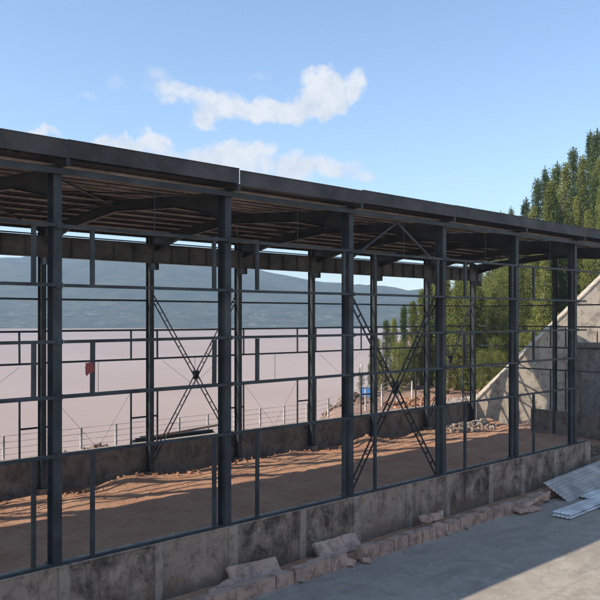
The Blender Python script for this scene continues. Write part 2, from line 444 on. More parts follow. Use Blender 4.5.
for z in (5.10, 6.76, 8.32, 9.91): rail(YB + .22, z, XA, XB, .10, .09)
rail(YB + .22, 13.08, XA, XB, .06, .06)
# short rails beside the columns at the missing level
for k in range(-1, K1 + 1):
    x = fx(k)
    s_ = MB(); s_.bar((x - 1.0, YB + .27, 3.62), (x + .62, YB + .27, 3.62), .07, .09); part(s_, 'short_rail')
# framing posts
LO = {-1: -.7, 0: -.73, 1: -.63, 2: -.5, 3: -.6, 4: -.6, 5: -.6}; RO = {-1: 1.0, 0: 1.02, 1: 1.2, 2: 1.3, 3: 1.45, 4: 1.44, 5: 1.2}
def post(x, y, za, zb, w=.115, d=.1):
    m = MB(); e = R.uniform(-.015, .015); m.prism([(-w / 2, -d / 2), (w / 2, -d / 2), (w / 2, d / 2), (-w / 2, d / 2)], (x, y, za), (x + e, y, zb), UX, UY); part(m, 'post')
for k in range(-1, 6):
    for o in (LO[k], RO[k]):
        if k == 5 and o > 0: continue
        x = fx(k) + o
        for za, zb in ((ZT + .08, 5.05), (6.81, 8.27), (9.96, 11.54)): post(x, YF - .275, za, zb)
for k in range(0, K1 + 1):
    for o in (-1.0, .62):
        x = fx(k) + o
        if x > XB - .2: continue
        for za, zb in ((2.2, 5.06), (6.80, 8.28)): post(x, YB + .265, za, zb, .085, .07)
# sag rods
for k in range(0, K1):
    x = fx(k) + 3.1
    for (y, za, zb) in ((YF - .27, 11.66, 13.02), (YB + .265, 5.16, 6.71)):
        m = MB(); m.tube([(x, y, za), (x, y, zb)], [.014, .014], 6); part(m, 'sag_rod')
    for (xa, za, xb, zb) in ((fx(k) + .75, 4.95, fx(k) + 3.0, 2.35), (fx(k) + 5.0, 4.95, fx(k) + 3.2, 2.35)) if k in (1, 3) else ((fx(k) + 1, 6.6, fx(k) + 3, 5.2), (fx(k) + 5.0, 6.6, fx(k) + 3.1, 5.2)):
        m = MB(); m.tube([(xa, YB + .32, za), (xb, YB + .32, zb)], [.008, .008], 6); part(m, 'tie_rod')
# laced cross braces (two angles with battens)
def laced(p, q, y, wid=.22):
    m = MB(); p = Vector((p[0], y, p[1])); q = Vector((q[0], y, q[1])); d = (q - p).normalized()
    n = Vector((-d.z, 0, d.x)) * wid / 2; L = (q - p).length
    for sg in (-1, 1): m.bar(p + n * sg, q + n * sg, .05, .05, (0, 1, 0))
    k = int(L / .55)
    for i in range(1, k):
        c = p + d * (L * i / k); m.bar(c - n, c + n, .02, .075, (0, 1, 0))
    return part(m, 'cross_brace', 'steel_dark')
def cross(xa, xb, za, zb, y, wid=.22):
    laced((xa, za), (xb, zb), y, wid); laced((xa, zb), (xb, za), y + .09, wid)
    g = MB(); cx, cz = (xa + xb) / 2, (za + zb) / 2
    g.box((cx - .2, y + .042, cz - .22), (cx + .2, y + .05, cz + .22)); part(g, 'gusset_plate', 'steel_dark')
cross(fx(2) + .15, fx(3) - .15, 2.1, 10.0, YF + .05, .24)
cross(fx(2) + .15, fx(3) - .15, 1.3, 10.2, YB - .02)
cross(fx(6) + .15, fx(7) - .15, 1.3, 10.2, YB - .02)
cross(fx(-1) + .15, fx(0) - .15, 1.3, 10.2, YB - .02)
for xa in (fx(2) + .15, fx(3) - .15):
    m = MB(); m.bar((xa, YF + .02, 11.3), (fx(2) + 3, YF + .02, 13.0), .08, .08); part(m, 'knee_brace')
# roof bracing angles lying under the purlins
for k in (0, 2, 6):
    for (ya, yb) in ((YF + .3, RIDGE_Y), (RIDGE_Y, YB - .3)):
        for s_ in (0, 1):
            xa, xb = (fx(k) + .1, fx(k + 1) - .1) if s_ else (fx(k + 1) - .1, fx(k) + .1)
            m = MB(); m.bar((xa, ya, roof_z(ya) - .36 - .05 * s_), (xb, yb, roof_z(yb) - .36 - .05 * s_), .06, .06); part(m, 'roof_brace')
# crane runway beam on the rear columns
m = MB(); yc = YB - .55
m.ibeam((XA, yc, 12.38), (XB, yc, 12.38), .3, .96, .014, .02, UY, UZ)
x = XA + .6
while x < XB:
    m.box((x - .008, yc - .135, 11.925), (x + .008, yc - .0085, 12.835)); x += 1.15
m.box((XA, yc - .035, 12.862), (XB, yc + .035, 12.93))
part(m, 'crane_beam', 'crane')
for k in range(K0, K1 + 1):
    m = MB(); m.box((fx(k) - .1, yc - .2, 11.55), (fx(k) + .1, YB - .215, 11.895)); part(m, 'crane_bracket', 'steel_dark')
# gable end frame
xg = fx(7)
m = MB(); m.ibeam((xg, 28.0, .4), (xg, 28.0, 13.4), .22, .3, .012, .016, UY, UX); part(m, 'column')
for z in (5.10, 6.76, 8.32, 9.91):
    m = MB(); m.bar((xg + .22, YF, z), (xg + .22, YB, z), .09, .10); part(m, 'girt')
for y in (28.45, 27.25):
    for za, zb in ((6.82, 8.26), (2.1, 5.04)): post(xg + .22, y, za, zb, .08, .09)

# ------------------------------------------------------------------ low concrete walls
fw = empty('concrete_wall', (12, 20.35, 0)); OW = (12, 20.35, 0)
tag(fw, 'low stained concrete wall with pale piers under the front columns', 'wall')
def wpart(m, name, mat, parent, o): return m.build(name, mat, parent, origin=o)
m = MB()
n = 150; xsW = [XA + (40.3 - XA) * i / n for i in range(n + 1)]; zs = [-.1, .3, .7, 1.1, 1.5, 1.8, 1.93]
def wall_sheet(m, xs_, zs_, yfun, flip=False):
    o = len(m.v); nx = len(xs_)
    for z in zs_:
        for x in xs_: m.v.append((x, yfun(x, z), z + (.012 * noise.noise((x * 1.3, 0, 4)) if z == zs_[-1] else 0)))
    for j in range(len(zs_) - 1):
        for i in range(nx - 1): m.f.append((o + j * nx + i, o + j * nx + i + 1, o + (j + 1) * nx + i + 1, o + (j + 1) * nx + i))
    return o + (len(zs_) - 1) * nx
a = wall_sheet(m, xsW, zs, lambda x, z: 20.13 + .022 * noise.noise((x * .9, z * 1.3, 1)))
b = wall_sheet(m, xsW, zs, lambda x, z: 20.58)
for i in range(n): m.f.append((a + i, a + i + 1, b + i + 1, b + i))
nz = len(zs)
wpart(m, 'wall_face', 'plaster', fw, OW)
m = MB()   # coping strip
for i in range(28):
    xa = XA + (40.3 - XA) * i / 28; xb = XA + (40.3 - XA) * (i + 1) / 28
    dz = .01 * noise.noise((i * 1.7, 2, 0))
    m.box((xa, 20.09, 1.935), (xb - .006, 20.62, ZT + dz * .3))
wpart(m, 'coping', 'pier', fw, OW)
xp = 9.3 - 3.05 * 8
pier_x = [9.3, 12.4, 15.3, 18.5, 21.4, 24.6, 27.3, 30.7, 33.6, 36.8]; pier_x = [9.3 - 3.05 * i for i in range(8, 0, -1)] + pier_x
for x in pier_x:
    w_ = R.uniform(.13, .19); m = MB(); m.box((x - w_, 20.082, -.08), (x + w_, 20.3, 1.932))
    roughen(wpart(m, 'pier', 'pier', fw, OW), .012, 2.5, 4)
m = MB(); m.box((40.02, 20.05, -.08), (40.62, 20.64, 1.99)); wpart(m, 'pier', 'pier', fw, OW)

bw = empty('concrete_wall', (12, 35.6, 0)); OB = (12, 35.6, 0)
tag(bw, 'raw grey concrete wall along the rear of the shed, on the lake side', 'wall')
m = MB(); m.box((XA, 35.52, .1), (52.0, 35.8, 2.12)); roughen(wpart(m, 'wall_face', 'rear_wall', bw, OB), .02, 1.1, 24)
m = MB(); m.box((XA, 35.46, 2.135), (52.0, 35.86, 2.2)); wpart(m, 'coping', 'pier', bw, OB)
gw = MB(); gw.box((51.0, 20.6, .1), (51.35, 29.9, 2.08))
gw = tag(gw.build('concrete_wall', 'rear_wall', origin=(51.2, 25, 0)), 'short dark block wall closing the far end of the shed', 'wall')
roughen(gw, .02, 1.1, 14)

# ------------------------------------------------------------------ retaining wall at the far end
rw = empty('retaining_wall', (WX, WY, 0)); OR = (WX, WY, 0)
tag(rw, 'tall pale concrete retaining wall whose top climbs up the slope at the far end', 'wall')
def wpt(q, d, z): return (WX + WD.x * 9.6 * q + WN.x * d, WY + WD.y * 9.6 * q + WN.y * d, z)
def wtop(q): return 2.15 + min(q, 1.4) * 9.2
m = MB(); qs = [i * .05 for i in range(67)]; rows = 14
for d in (0, .95):
    for j in range(rows + 1):
        for q in qs:
            z = -.1 + (wtop(q) + .1) * j / rows
            m.v.append(wpt(q, d - .012 * z * (1 if d == 0 else 0) + z * .12, z))
nq = len(qs); half = nq * (rows + 1)
for s_ in (0, 1):
    for j in range(rows):
        for i in range(nq - 1):
            o = s_ * half + j * nq + i; m.f.append((o, o + 1, o + nq + 1, o + nq))
for i in range(nq - 1):
    o = rows * nq + i; m.f.append((o, o + 1, half + o + 1, half + o))
for j in range(rows):
    o = j * nq; m.f.append((o, o + nq, half + o + nq, half + o))
wpart(m, 'wall_face', 'retaining', rw, OR)
# coping band along the sloping edge
m = MB()
for i in range(nq - 1):
    q0, q1 = qs[i], qs[i + 1]
    for k_ in range(1):
        z0, z1 = wtop(q0), wtop(q1)
        pts = [wpt(q0, -.06 + z0 * .108, z0 + .01), wpt(q1, -.06 + z1 * .108, z1 + .01), wpt(q1, 1.0 + z1 * .12, z1 + .01), wpt(q0, 1.0 + z0 * .12, z0 + .01)]
        up = [(x, y, z + .16) for x, y, z in pts]
        m.add(pts + up, [(0, 3, 2, 1), (4, 5, 6, 7), (0, 1, 5, 4), (2, 3, 7, 6)])
wpart(m, 'coping', 'retaining', rw, OR)
# lower tier in front, with its own ledge
m = MB(); prof = [(-1.0, .05), (-.45, 6.6), (-.75, 6.6), (-.75, 6.95), (.95, 6.95), (.1, .05)]
p0, p1 = wpt(.86, 0, 0), wpt(3.3, 0, 0)
m.prism(prof, p0, p1, (WN.x, WN.y, 0), UZ); wpart(m, 'lower_tier', 'retaining_low', rw, OR)
m = MB(); p = wpt(1.0, -.3, 6.9); m.tube([p, (p[0], p[1], 7.9)], [.05, .05], 8); wpart(m, 'drain_pipe', 'steel_dark', rw, OR)

# ------------------------------------------------------------------ kerb stones and loose slabs
GK = 'kerb stones along the foot of the wall'
blk = MB(); blk.box((-.415, -.2, -.05), (.415, .2, .49))
proto = blk.build('kerb_stone', 'block')
bm = bmesh.new(); bm.from_mesh(proto.data); bmesh.ops.bevel(bm, geom=bm.edges[:], offset=.014, segments=2, affect='EDGES')
bmesh.ops.subdivide_edges(bm, edges=[e for e in bm.edges if e.calc_length() > .3], cuts=3, use_grid_fill=True)
for v in bm.verts: v.co += noise.noise_vector(v.co * 4) * .012
bm.to_mesh(proto.data); bm.free()
first = True; x = 13.0 - .85 * 9
while x < 33.2:
    if not 19.2 < x < 20.6:
        o = proto if first else copy_tree(proto); first = False
        o.location = (x, 18.82 + R.uniform(-.05, .05), R.uniform(-.04, .02)); o.rotation_euler = (R.uniform(-.05, .05), R.uniform(-.03, .03), R.uniform(-.06, .06))
        o.scale = (R.uniform(.96, 1.01), R.uniform(.9, 1.1), R.uniform(.9, 1.06))
        tag(o, 'pale sandstone kerb block in the row along the foot of the front wall', 'kerb stone', GK)
    x += .85
def slab(loc, size, rot, label, mat='block', name='stone_slab', cat='slab'):
    sx, sy, sz = size; m = MB(); m.box((-sx / 2, -sy / 2, -sz / 2), (sx / 2, sy / 2, sz / 2))
    o = m.build(name, mat); o.location = loc; o.rotation_euler = rot
    bm = bmesh.new(); bm.from_mesh(o.data); bmesh.ops.bevel(bm, geom=bm.edges[:], offset=min(size) * .12, segments=1, affect='EDGES')
    bmesh.ops.subdivide_edges(bm, edges=[e for e in bm.edges if e.calc_length() > .25], cuts=3, use_grid_fill=True)
    sd = R.uniform(0, 50)
    for v in bm.verts: v.co += noise.noise_vector(v.co * 3 + Vector((sd, 0, 0))) * min(size) * .34
    bm.to_mesh(o.data); bm.free()
    return tag(o, label, cat)
slab((19.9, 19.68, .40), (2.3, .72, .15), (.85, .02, .05), 'broad pinkish stone slab leaning between the kerb and the wall, left of the gap')
slab((15.9, 19.66, .38), (2.0, .68, .16), (.8, .03, -.05), 'pinkish stone slab leaning on the wall nearest to the camera')
slab((25.1, 19.3, .62), (1.1, .55, .32), (-.3, .08, .1), 'thick stone block perched on top of the kerb row mid way along the wall')
slab((24.9, 18.8, .30), (.8, .5, .4), (.2, .1, .35), 'skewed kerb block pushed out of line below the perched block')
slab((31.8, 18.7, .33), (2.1, .7, .18), (-.25, -.08, .1), 'pinkish tilted slab at the right end of the kerb stones')
slab((30.9, 18.35, .16), (1.5, .6, .16), (.1, .05, -.15), 'flat broken slab lying on the yard before the tilted slab')
slab((33.2, 18.75, .32), (.9, .5, .35), (.1, .1, .3), 'stone block wedged under the end of the grey sheet')
slab((19.55, 18.75, .12), (.45, .4, .25), (.2, .3, .5), 'small broken stone lying in the gap of the kerb row')
slab((20.2, 18.6, .10), (.55, .35, .2), (.1, .2, 1.0), 'flat broken stone in the kerb gap beside the small one')
slab((14.2, 19.2, .3), (1.0, .45, .22), (.2, -.1, .2), 'rough stone slab dropped behind the kerb near the left edge')
for i in range(34):
    X = R.uniform(13, 34); s_ = R.uniform(.05, .16)
    slab((X, R.choice([R.uniform(18.95, 20.0), R.uniform(18.3, 18.6)]), .06 + s_ * .3), (s_ * 1.6, s_, s_ * .8), (R.random(), R.random(), R.random() * 3),
         'small broken stone in the dirt at the foot of the front wall', 'rubble', 'rubble_stone', 'stone')['group'] = 'broken stones at the wall foot'

# corrugated sheets on the yard
def corrugated(L, W, pitch=.19, depth=.035, th=.006):
    m = MB(); n = int(W / pitch * 6)
    for s_ in (0, 1):
        for i in range(n + 1):
            y = -W / 2 + W * i / n; ph = (i % 6)
            z = depth if ph in (1, 2) else 0
            for k in range(9):
                x = -L / 2 + L * k / 8; m.v.append((x, y, z + s_ * th + .015 * noise.noise((x * .7, y, L))))
    half = (n + 1) * 9
    for s_ in (0, 1):
        for i in range(n):
            for k in range(8):
                o = s_ * half + i * 9 + k; m.f.append((o, o + 1, o + 10, o + 9))
    for i in range(n):
        for k in (0, 8):
            o = i * 9 + k; m.f.append((o, o + 9, half + o + 9, half + o))
    return m
def sheet(L, W, mat, loc, rot, label):
    o = corrugated(L, W).build('corrugated_sheet', mat); o.location = loc; o.rotation_euler = rot
    return tag(o, label, 'metal sheet')
sheet(8.6, 1.55, 'galv', (38.3, 18.72, .52), (.52, -.035, .035), 'long grey corrugated sheet propped against the wall end and kerb')
sheet(5.4, .75, 'white_sheet', (37.75, 17.62, .14), (.03, -.01, .02), 'white corrugated sheet lying behind the stacked pair, beside the grey sheet')
sheet(6.8, .85, 'white_sheet', (34.4, 16.82, .07), (0, 0, .04), 'white ribbed sheet at the bottom of the stacked pair on the yard')
sheet(6.6, .8, 'white_sheet', (34.6, 16.93, .135), (0, .002, .03), 'white ribbed sheet lying on top of the stacked pair')
sheet(3.6, .6, 'blue_sheet', (35.6, 16.1, .07), (0, 0, .05), 'dark blue ribbed sheet lying on the yard before the white pair')
m = MB(); m.box((-2.5, -.14, -.12), (2.5, .14, .12)); o = m.build('timber_beam', 'timber'); o.location = (43.4, 21.0, .52); o.rotation_euler = (0, 0, .06)
tag(o, 'brown timber beam across the doorway at the end of the front wall', 'beam')

# ------------------------------------------------------------------ railing, stack and small things behind the shed
rl = empty('railing', (30, 45.6, -.25)); OF = (30, 45.6, -.25)
tag(rl, 'white post and wire railing along the lake edge behind the shed', 'railing')
nf = 30
for i in range(nf):
    x = 4.6 + 2.52 * i; y = 45.6 if x < 47 else 45.6 + (x - 47) * .1
    z = ground_h(x, y)
    if x > 58: break
    m = MB(); m.box((x - .065, y - .06, z - .1), (x + .065, y + .06, z + 2.06)); m.build('post', 'white_metal', rl, origin=OF)
for h in (.5, .88, 1.26, 1.64, 2.02):
    m = MB(); pts = [(4 + 1.5 * i, 45.6 + max(0, 4 + 1.5 * i - 47) * .1, 0) for i in range(36)]
    pts = [(x, y, ground_h(x, y) + h) for x, y, _ in pts]
    m.tube(pts, [.02] * len(pts), 6); m.build('rail', 'white_metal', rl, origin=OF)
for i in range(14):
    m = MB(); L = R.uniform(5, 7.5); y = 43.9 + (i % 4) * .34 + (i // 4) * .17; z = -.1 + (i // 4) * .275
    x = 28.8 + R.uniform(-.6, .6)
    o = MB(); o.ibeam((-L / 2, 0, 0), (L / 2, 0, 0), .2, .26, .012, .016, UY, UZ)
    o = o.build('metal_bar', 'steel_dark'); o.location = (x, y, z); o.rotation_euler = (0, R.uniform(-.01, .01), R.uniform(-.05, .05))
    tag(o, 'dark steel bar in the low stack lying behind the rear wall', 'bar', 'steel bars stacked behind the rear wall')
o = MB(); o.box((-3.4, -.09, -.07), (3.4, .09, .07)); o = o.build('timber_plank', 'timber')
o.location = (30.0, 44.3, 1.02); o.rotation_euler = (0, -.03, .08); tag(o, 'brown plank laid askew over the stack of steel bars', 'plank')
def rubble_heap(cx, cy, rx, ry, hh, n, smin, smax, mat, label, name='rubble_heap'):
    m = MB()
    for i in range(n):
        a = R.uniform(0, 6.28); r = math.sqrt(R.random()); x = cx + rx * r * math.cos(a); y = cy + ry * r * math.sin(a)
        gz = floor_h(x, y) if (y < 35.4 and x < 51) else ground_h(x, y)
        z = gz + hh * (1 - r * r) * R.uniform(.5, 1); s_ = R.uniform(smin, smax)
        mat_ = Matrix.Rotation(R.random() * 6, 3, Vector((R.random(), R.random(), R.random() + .1)).normalized())
        dims = Vector((R.uniform(.7, 1.8), R.uniform(.5, 1), R.uniform(.3, .7))) * s_
        vs = []
        for sx in (-1, 1):
            for sy in (-1, 1):
                for sz in (-1, 1): vs.append(Vector((x, y, z)) + mat_ @ Vector((sx * dims.x, sy * dims.y, sz * dims.z)) * R.uniform(.75, 1.0))
        m.add(vs, [(0, 1, 3, 2), (4, 6, 7, 5), (0, 4, 5, 1), (2, 3, 7, 6), (0, 2, 6, 4), (1, 5, 7, 3)])
    return tag(m.build(name, mat), label, 'rubble', kind='stuff')
rubble_heap(48.4, 33.6, 3.2, 1.3, .35, 220, .04, .17, 'rubble', 'pale broken stone and boards strewn at the far end of the dirt floor')
rubble_heap(44.5, 22.6, 3.0, 1.6, .3, 120, .08, .25, 'timber', 'dark debris lying inside the doorway past the front wall')
rubble_heap(60.2, 42.0, 4.2, 3.0, .5, 320, .08, .28, 'rubble', 'pale rubble tipped on the red slope behind the shed')
rubble_heap(57.5, 45.5, 5.0, 3.0, .3, 260, .06, .24, 'soil', 'lumps of red earth dug up on the slope behind the shed')
rubble_heap(52.5, 51.0, 4.5, 1.6, .5, 120, .1, .4, 'timber', 'dark driftwood and debris on the spit by the water')
rubble_heap(22.5, 44.2, 3.2, .8, 1.0, 150, .08, .28, 'timber', 'dark scrap heap on the terrace behind the rear wall')
rubble_heap(26.5, 34.4, 14, .5, .12, 70, .04, .12, 'soil', 'scattered lumps of earth and stone along the foot of the rear wall')

def scatter(name, n, place, smin, smax, mat, label):
    m = MB()
    for i in range(n):
        x, y, z = place(); s_ = R.uniform(smin, smax) * R.uniform(.6, 1.2); a = R.uniform(0, 6.28)
        pts = [Vector((math.cos(a + k * 1.571) * s_ * R.uniform(.6, 1.2), math.sin(a + k * 1.571) * s_ * R.uniform(.6, 1.2), -.01)) for k in range(4)]
        top = [p * R.uniform(.4, .8) + Vector((0, 0, s_ * R.uniform(.4, .9))) for p in pts]
        m.add([p + Vector((x, y, z)) for p in pts + top], [(4, 5, 6, 7), (0, 1, 5, 4), (1, 2, 6, 5), (2, 3, 7, 6), (3, 0, 4, 7)])
    tag(m.build(name, mat), label, name.replace('_', ' ') if False else 'grit', kind='stuff')
def on_yard():
    x = R.uniform(12, 40); y = 18.5 - abs(R.gauss(0, 1.6)) if R.random() < .7 else R.uniform(11, 18.4); return x, max(10, y), yard_h(x, y)
def on_floor():
    x = R.uniform(8, 50); y = R.uniform(21, 35.2) if R.random() < .5 else 35.2 - abs(R.gauss(0, 2)); y = max(21, y); return x, y, floor_h(x, y)
scatter('yard_grit', 900, on_yard, .015, .05, 'rubble', 'pale grit and crumbs scattered over the yard near the kerb stones')
scatter('earth_clods', 1500, on_floor, .02, .08, 'soil', 'loose clods of red earth over the floor of the shed')

# red rag tied on a post
m = MB()
for j in range(6):
    for i in range(6):
        x = -.13 + .055 * i; z = .0 - .062 * j
        m.v.append((x + .02 * noise.noise((i, j, 1)), -.02 + -.02 - .09 * noise.noise((i * .6, j * .6, 3)), z + .09 * noise.noise((i * .5, 2, 8)) * (j + 1) / 3))
for j in range(5):
    for i in range(5): m.f.append((j * 6 + i, j * 6 + i + 1, j * 6 + i + 7, j * 6 + i + 6))
o = m.build('cloth_rag', 'red_cloth', smooth=True); sm = o.modifiers.new('thickness', 'SOLIDIFY'); sm.thickness = .012
o.location = (fx(0) + 1.02 - .15, YF - .36, 7.70); tag(o, 'faded red rag hung on a short post of the front frame', 'rag')

# blue hut by the water
hx, hy = plan(367.5, 80); hz = ground_h(hx, hy)
hut = empty('blue_hut', (hx, hy, hz), .55); tag(hut, 'small bright blue sheet metal hut near the shore beyond the shed', 'hut')
m = MB(); m.box((-.75, -.6, -.3), (.75, .6, 1.05)); m.build('wall', 'blue_paint', hut)
m = MB(); m.prism([(-.7, 1.053), (.7, 1.053), (.7, 1.1), (0, 1.22), (-.7, 1.1)], (-.85, 0, 0), (.85, 0, 0), (0, 1, 0), UZ); m.build('roof', 'galv', hut)
m = MB(); m.box((-.25, -.63, -.25), (.25, -.603, .85)); m.build('door', 'steel_dark', hut)
# slim white mast beside the hut
mx, my = plan(361.5, 80); mz = ground_h(mx, my)
m = MB(); m.tube([(0, 0, -.3), (0, 0, 3.6)], [.12, .09], 8); m.box((-.1, -.1, 3.55), (.1, .1, 3.66))
o = m.build('utility_pole', 'white_metal'); o.location = (mx, my, mz); tag(o, 'slim whitish utility pole standing beside the blue hut', 'pole')

# ------------------------------------------------------------------ trees
def leafset(m, c, spread, n, size, rnd, droop=0):
    for _ in range(n):
        p = Vector([max(-1.5, min(1.5, rnd.gauss(0, 1))) * spread * k for k in (1, 1, 1.35)]) + c
        d = Vector((rnd.uniform(-1, 1), rnd.uniform(-1, 1), rnd.uniform(-1, 1) + droop)).normalized()
        u = d.cross(Vector((rnd.uniform(-1, 1), rnd.uniform(-1, 1), rnd.uniform(-1, 1)))).normalized()
        L = size * rnd.uniform(.6, 1.5); w_ = L * rnd.uniform(.28, .5)
        m.add([p - d * L * .5, p + u * w_ * .5, p + d * L * .5, p - u * w_ * .5], [(0, 1, 2, 3)])
def tree_meshes(seed, kind):
    """unit tree 10 m high: returns trunk and crown builders"""
    rnd = random.Random(seed); tr, cr = MB(), MB()
    H = 10
    bend = [Vector((.25 * noise.noise((seed, t * 2.2, 0)), .25 * noise.noise((seed, t * 2.2, 5)), H * t)) for t in [i / 8 * .93 for i in range(9)]]
    tr.tube([bend[0] - Vector((0, 0, .3))] + bend[1:], [.19 * (1 - i / 9) + .02 for i in range(9)], 8)
    z = H * {'cypress': .02, 'spindle': .03, 'broad': .03}[kind]
    while z < H * .97:
        t = z / H
        if kind == 'cypress': rad = 1.02 * (1 - t) ** .85 * min(1, .5 + t * 2.5)
        elif kind == 'broad': rad = 2.2 * math.sqrt(max(.02, 1 - ((t - .58) / .44) ** 2))
        else: rad = 1.35 * (1 - t) ** .75 * min(1, .6 + t * 1.9)
        rad *= .6 + .75 * abs(noise.noise((z * 1.1, seed * 3.1, 0))) * 2
        nb = {'cypress': 6, 'spindle': 5, 'broad': 8}[kind]
        for _ in range(nb):
            a = rnd.uniform(0, 6.283); rr = rad * rnd.uniform(.35, 1.0) * (1 + .35 * noise.noise((math.cos(a) * 2, math.sin(a) * 2, z * .6 + seed)))
            base = Vector((bend[min(8, int(t * 8.6))].x, bend[min(8, int(t * 8.6))].y, z))
            tip = base + Vector((math.cos(a) * rr, math.sin(a) * rr, min(rr * (.7 if kind != 'broad' else .35) + rnd.uniform(-.15, .2), H * 1.0 - z)))
            if rnd.random() < .35: tr.tube([base, (base + tip) / 2 + Vector((0, 0, -.05)), tip], [.045 * (1 - t) + .012, .03 * (1 - t) + .01, .008], 5)
            leafset(cr, tip, .13 if kind != 'broad' else .25, 36, .13, rnd, 1.0)
            leafset(cr, base.lerp(tip, .6), .2, 20, .14, rnd, .3)
        z += .26 if kind != 'broad' else .34
    for k in range(9): leafset(cr, bend[8] + Vector((0, 0, -.6 + k * .18)), .15 - .015 * k, 26 - 2 * k, .12, rnd, 1.6)
    return tr, cr
protos = []
for i, (kind, mat) in enumerate([('cypress', 'leaf_dark'), ('cypress', 'leaf_light'), ('spindle', 'leaf_dark'), ('spindle', 'leaf_light'), ('broad', 'leaf_light'), ('cypress', 'leaf_dark'), ('spindle', 'leaf_light')]):
    t, c = tree_meshes(11 + i * 7, kind)
    protos.append((kind, t, c, mat))
proto_obj = {}
def tree(i, px, ytop, f, label=None, group=None, wid=1.0):
    kind, t, c, mat = protos[i]; x, y = plan(px, f); z = ground_h(x, y); H = max(2.5, zat(ytop, f) - z)
    if i not in proto_obj:
        nm = {'cypress': 'cypress_tree', 'spindle': 'slender_tree', 'broad': 'broadleaf_tree'}[kind]
        root = empty(nm); t.build('trunk', 'bark', root, smooth=True); c.build('crown', mat, root); proto_obj[i] = root; o = root
    else: o = copy_tree(proto_obj[i])
    s_ = H / 10.7; o.location = (x, y, z); o.rotation_euler = (0, 0, R.uniform(0, 6.28)); w_ = wid * s_ * R.uniform(.92, 1.08)
    o.scale = (w_, w_, s_)
    for k_ in ('label', 'category', 'group'):
        if k_ in o: del o[k_]
    tag(o, label, 'tree', group); return o
# skyline trees above the roof (image x, image top, distance)
sky = [(0, 597, 121, 96, 'tallest dark cypress at the right edge of the photo'),
       (5, 590, 122, 100, 'tall dark cypress just left of the tallest one on the skyline'),
       (2, 573, 140, 98, 'slender tree with a thin tip left of the two tallest cypresses'),
       (3, 583, 148, 88, 'yellow green tree in front of the tallest skyline cypresses'),
       (6, 600, 150, 84, 'yellow green tree at the right edge in front of the tallest cypress'),
       (5, 545, 158, 96, 'dark narrow cypress standing alone at the left shoulder of the tree row'),
       (0, 557, 154, 94, 'dark cypress second from the left shoulder of the tree row'),
       (3, 566, 155, 90, 'olive tree in the middle of the hillside row'),
       (2, 538, 171, 97, 'lower dark tree left of the shoulder cypress with sky beside it'),
       (1, 550, 172, 84, 'yellowish cypress in front of the shoulder of the tree row'),
       (0, 526, 190, 98, 'small dark pointed cypress left of the hillside row with a sky gap beside it'),
       (1, 533, 198, 92, 'small bright green cypress at the left foot of the hillside row'),
       (5, 511, 200, 130, 'tiny pointed cypress top over the roof, right one of the distant three'),
       (5, 501, 204, 135, 'tiny cypress top over the roof, middle one of the distant three'),
       (2, 495, 206, 135, 'tiny cypress top over the roof, left one of the distant three')]
for i, px, yt, f, lab in sky: tree(i, px, yt, f, lab, 'trees on the hillside', {0: .95, 5: .8}.get(i, .95))
for i in range(34):
    px = R.uniform(540, 640); yt = 165 + R.uniform(0, 60) + max(0, 570 - px) * .8 - max(0, px - 580) * .5
    tree(R.choice([0, 1, 3, 6, 3]), px, yt, R.uniform(78, 95), 'green tree in the dense row on the hillside right of the shed', 'trees on the hillside', 1.05)
# trees seen through the frame
low = [(2, 386, 316, 86), (3, 394, 314, 88), (0, 404, 300, 90), (6, 413, 296, 88), (3, 422, 284, 90), (0, 431, 272, 92), (6, 440, 262, 90),
       (3, 378, 335, 84), (5, 371, 342, 86), (4, 400, 338, 82), (2, 361, 365, 82)]
for n_, (i, px, yt, f) in enumerate(low):
    tree(i, px, yt, f, 'small dark tree standing left of the blue hut by the water' if px == 361 else 'slender green tree in the grove between the shed and the lake', 'trees between the shed and the lake', 1.2)
for i in range(46):
    px = R.uniform(436, 575); f = R.uniform(80, 118)
    yt = 300 - (px - 440) * .7 + R.uniform(-30, 40)
    tree(R.choice([3, 6, 1, 3, 4, 2]), px, max(215, yt), f, 'olive green tree in the grove behind the far end of the shed', 'trees behind the far end of the shed', 1.15)
for i in range(70):
    px = R.uniform(376, 535); f = R.uniform(74, 97); x, y = plan(px, f)
    base = ground_h(x, y)
    if base < .9 or y > shore(x) - 2: continue
    yt = 317.5 + (9 - base - R.uniform(2.4, 5.5)) / f * 744
    o = tree(4, px, yt, f, 'low light green shrub on the red slope behind the shed', 'shrubs on the slope', 1.4); o['category'] = 'shrub'
# undergrowth
ug = MB(); rnd = random.Random(3)
for i in range(4200):
    px = rnd.uniform(405, 640); f = rnd.uniform(66, 115); x, y = plan(px, f); q, d = wall_q(x, y); z = ground_h(x, y)
    if d < 1.6 + 1.8 * min(1, q) or z < 1.7 or y > shore(x): continue
    if z < 3.0 and rnd.random() < .6: continue
    hh = rnd.choice([.2, .2, .35, .6]); leafset(ug, Vector((x, y, z + hh)), hh * 1.1, 14, .34, rnd, 1.6)
tag(ug.build('undergrowth', 'leaf_light'), 'grass and scrub covering the hillside under the trees', 'undergrowth', kind='stuff')

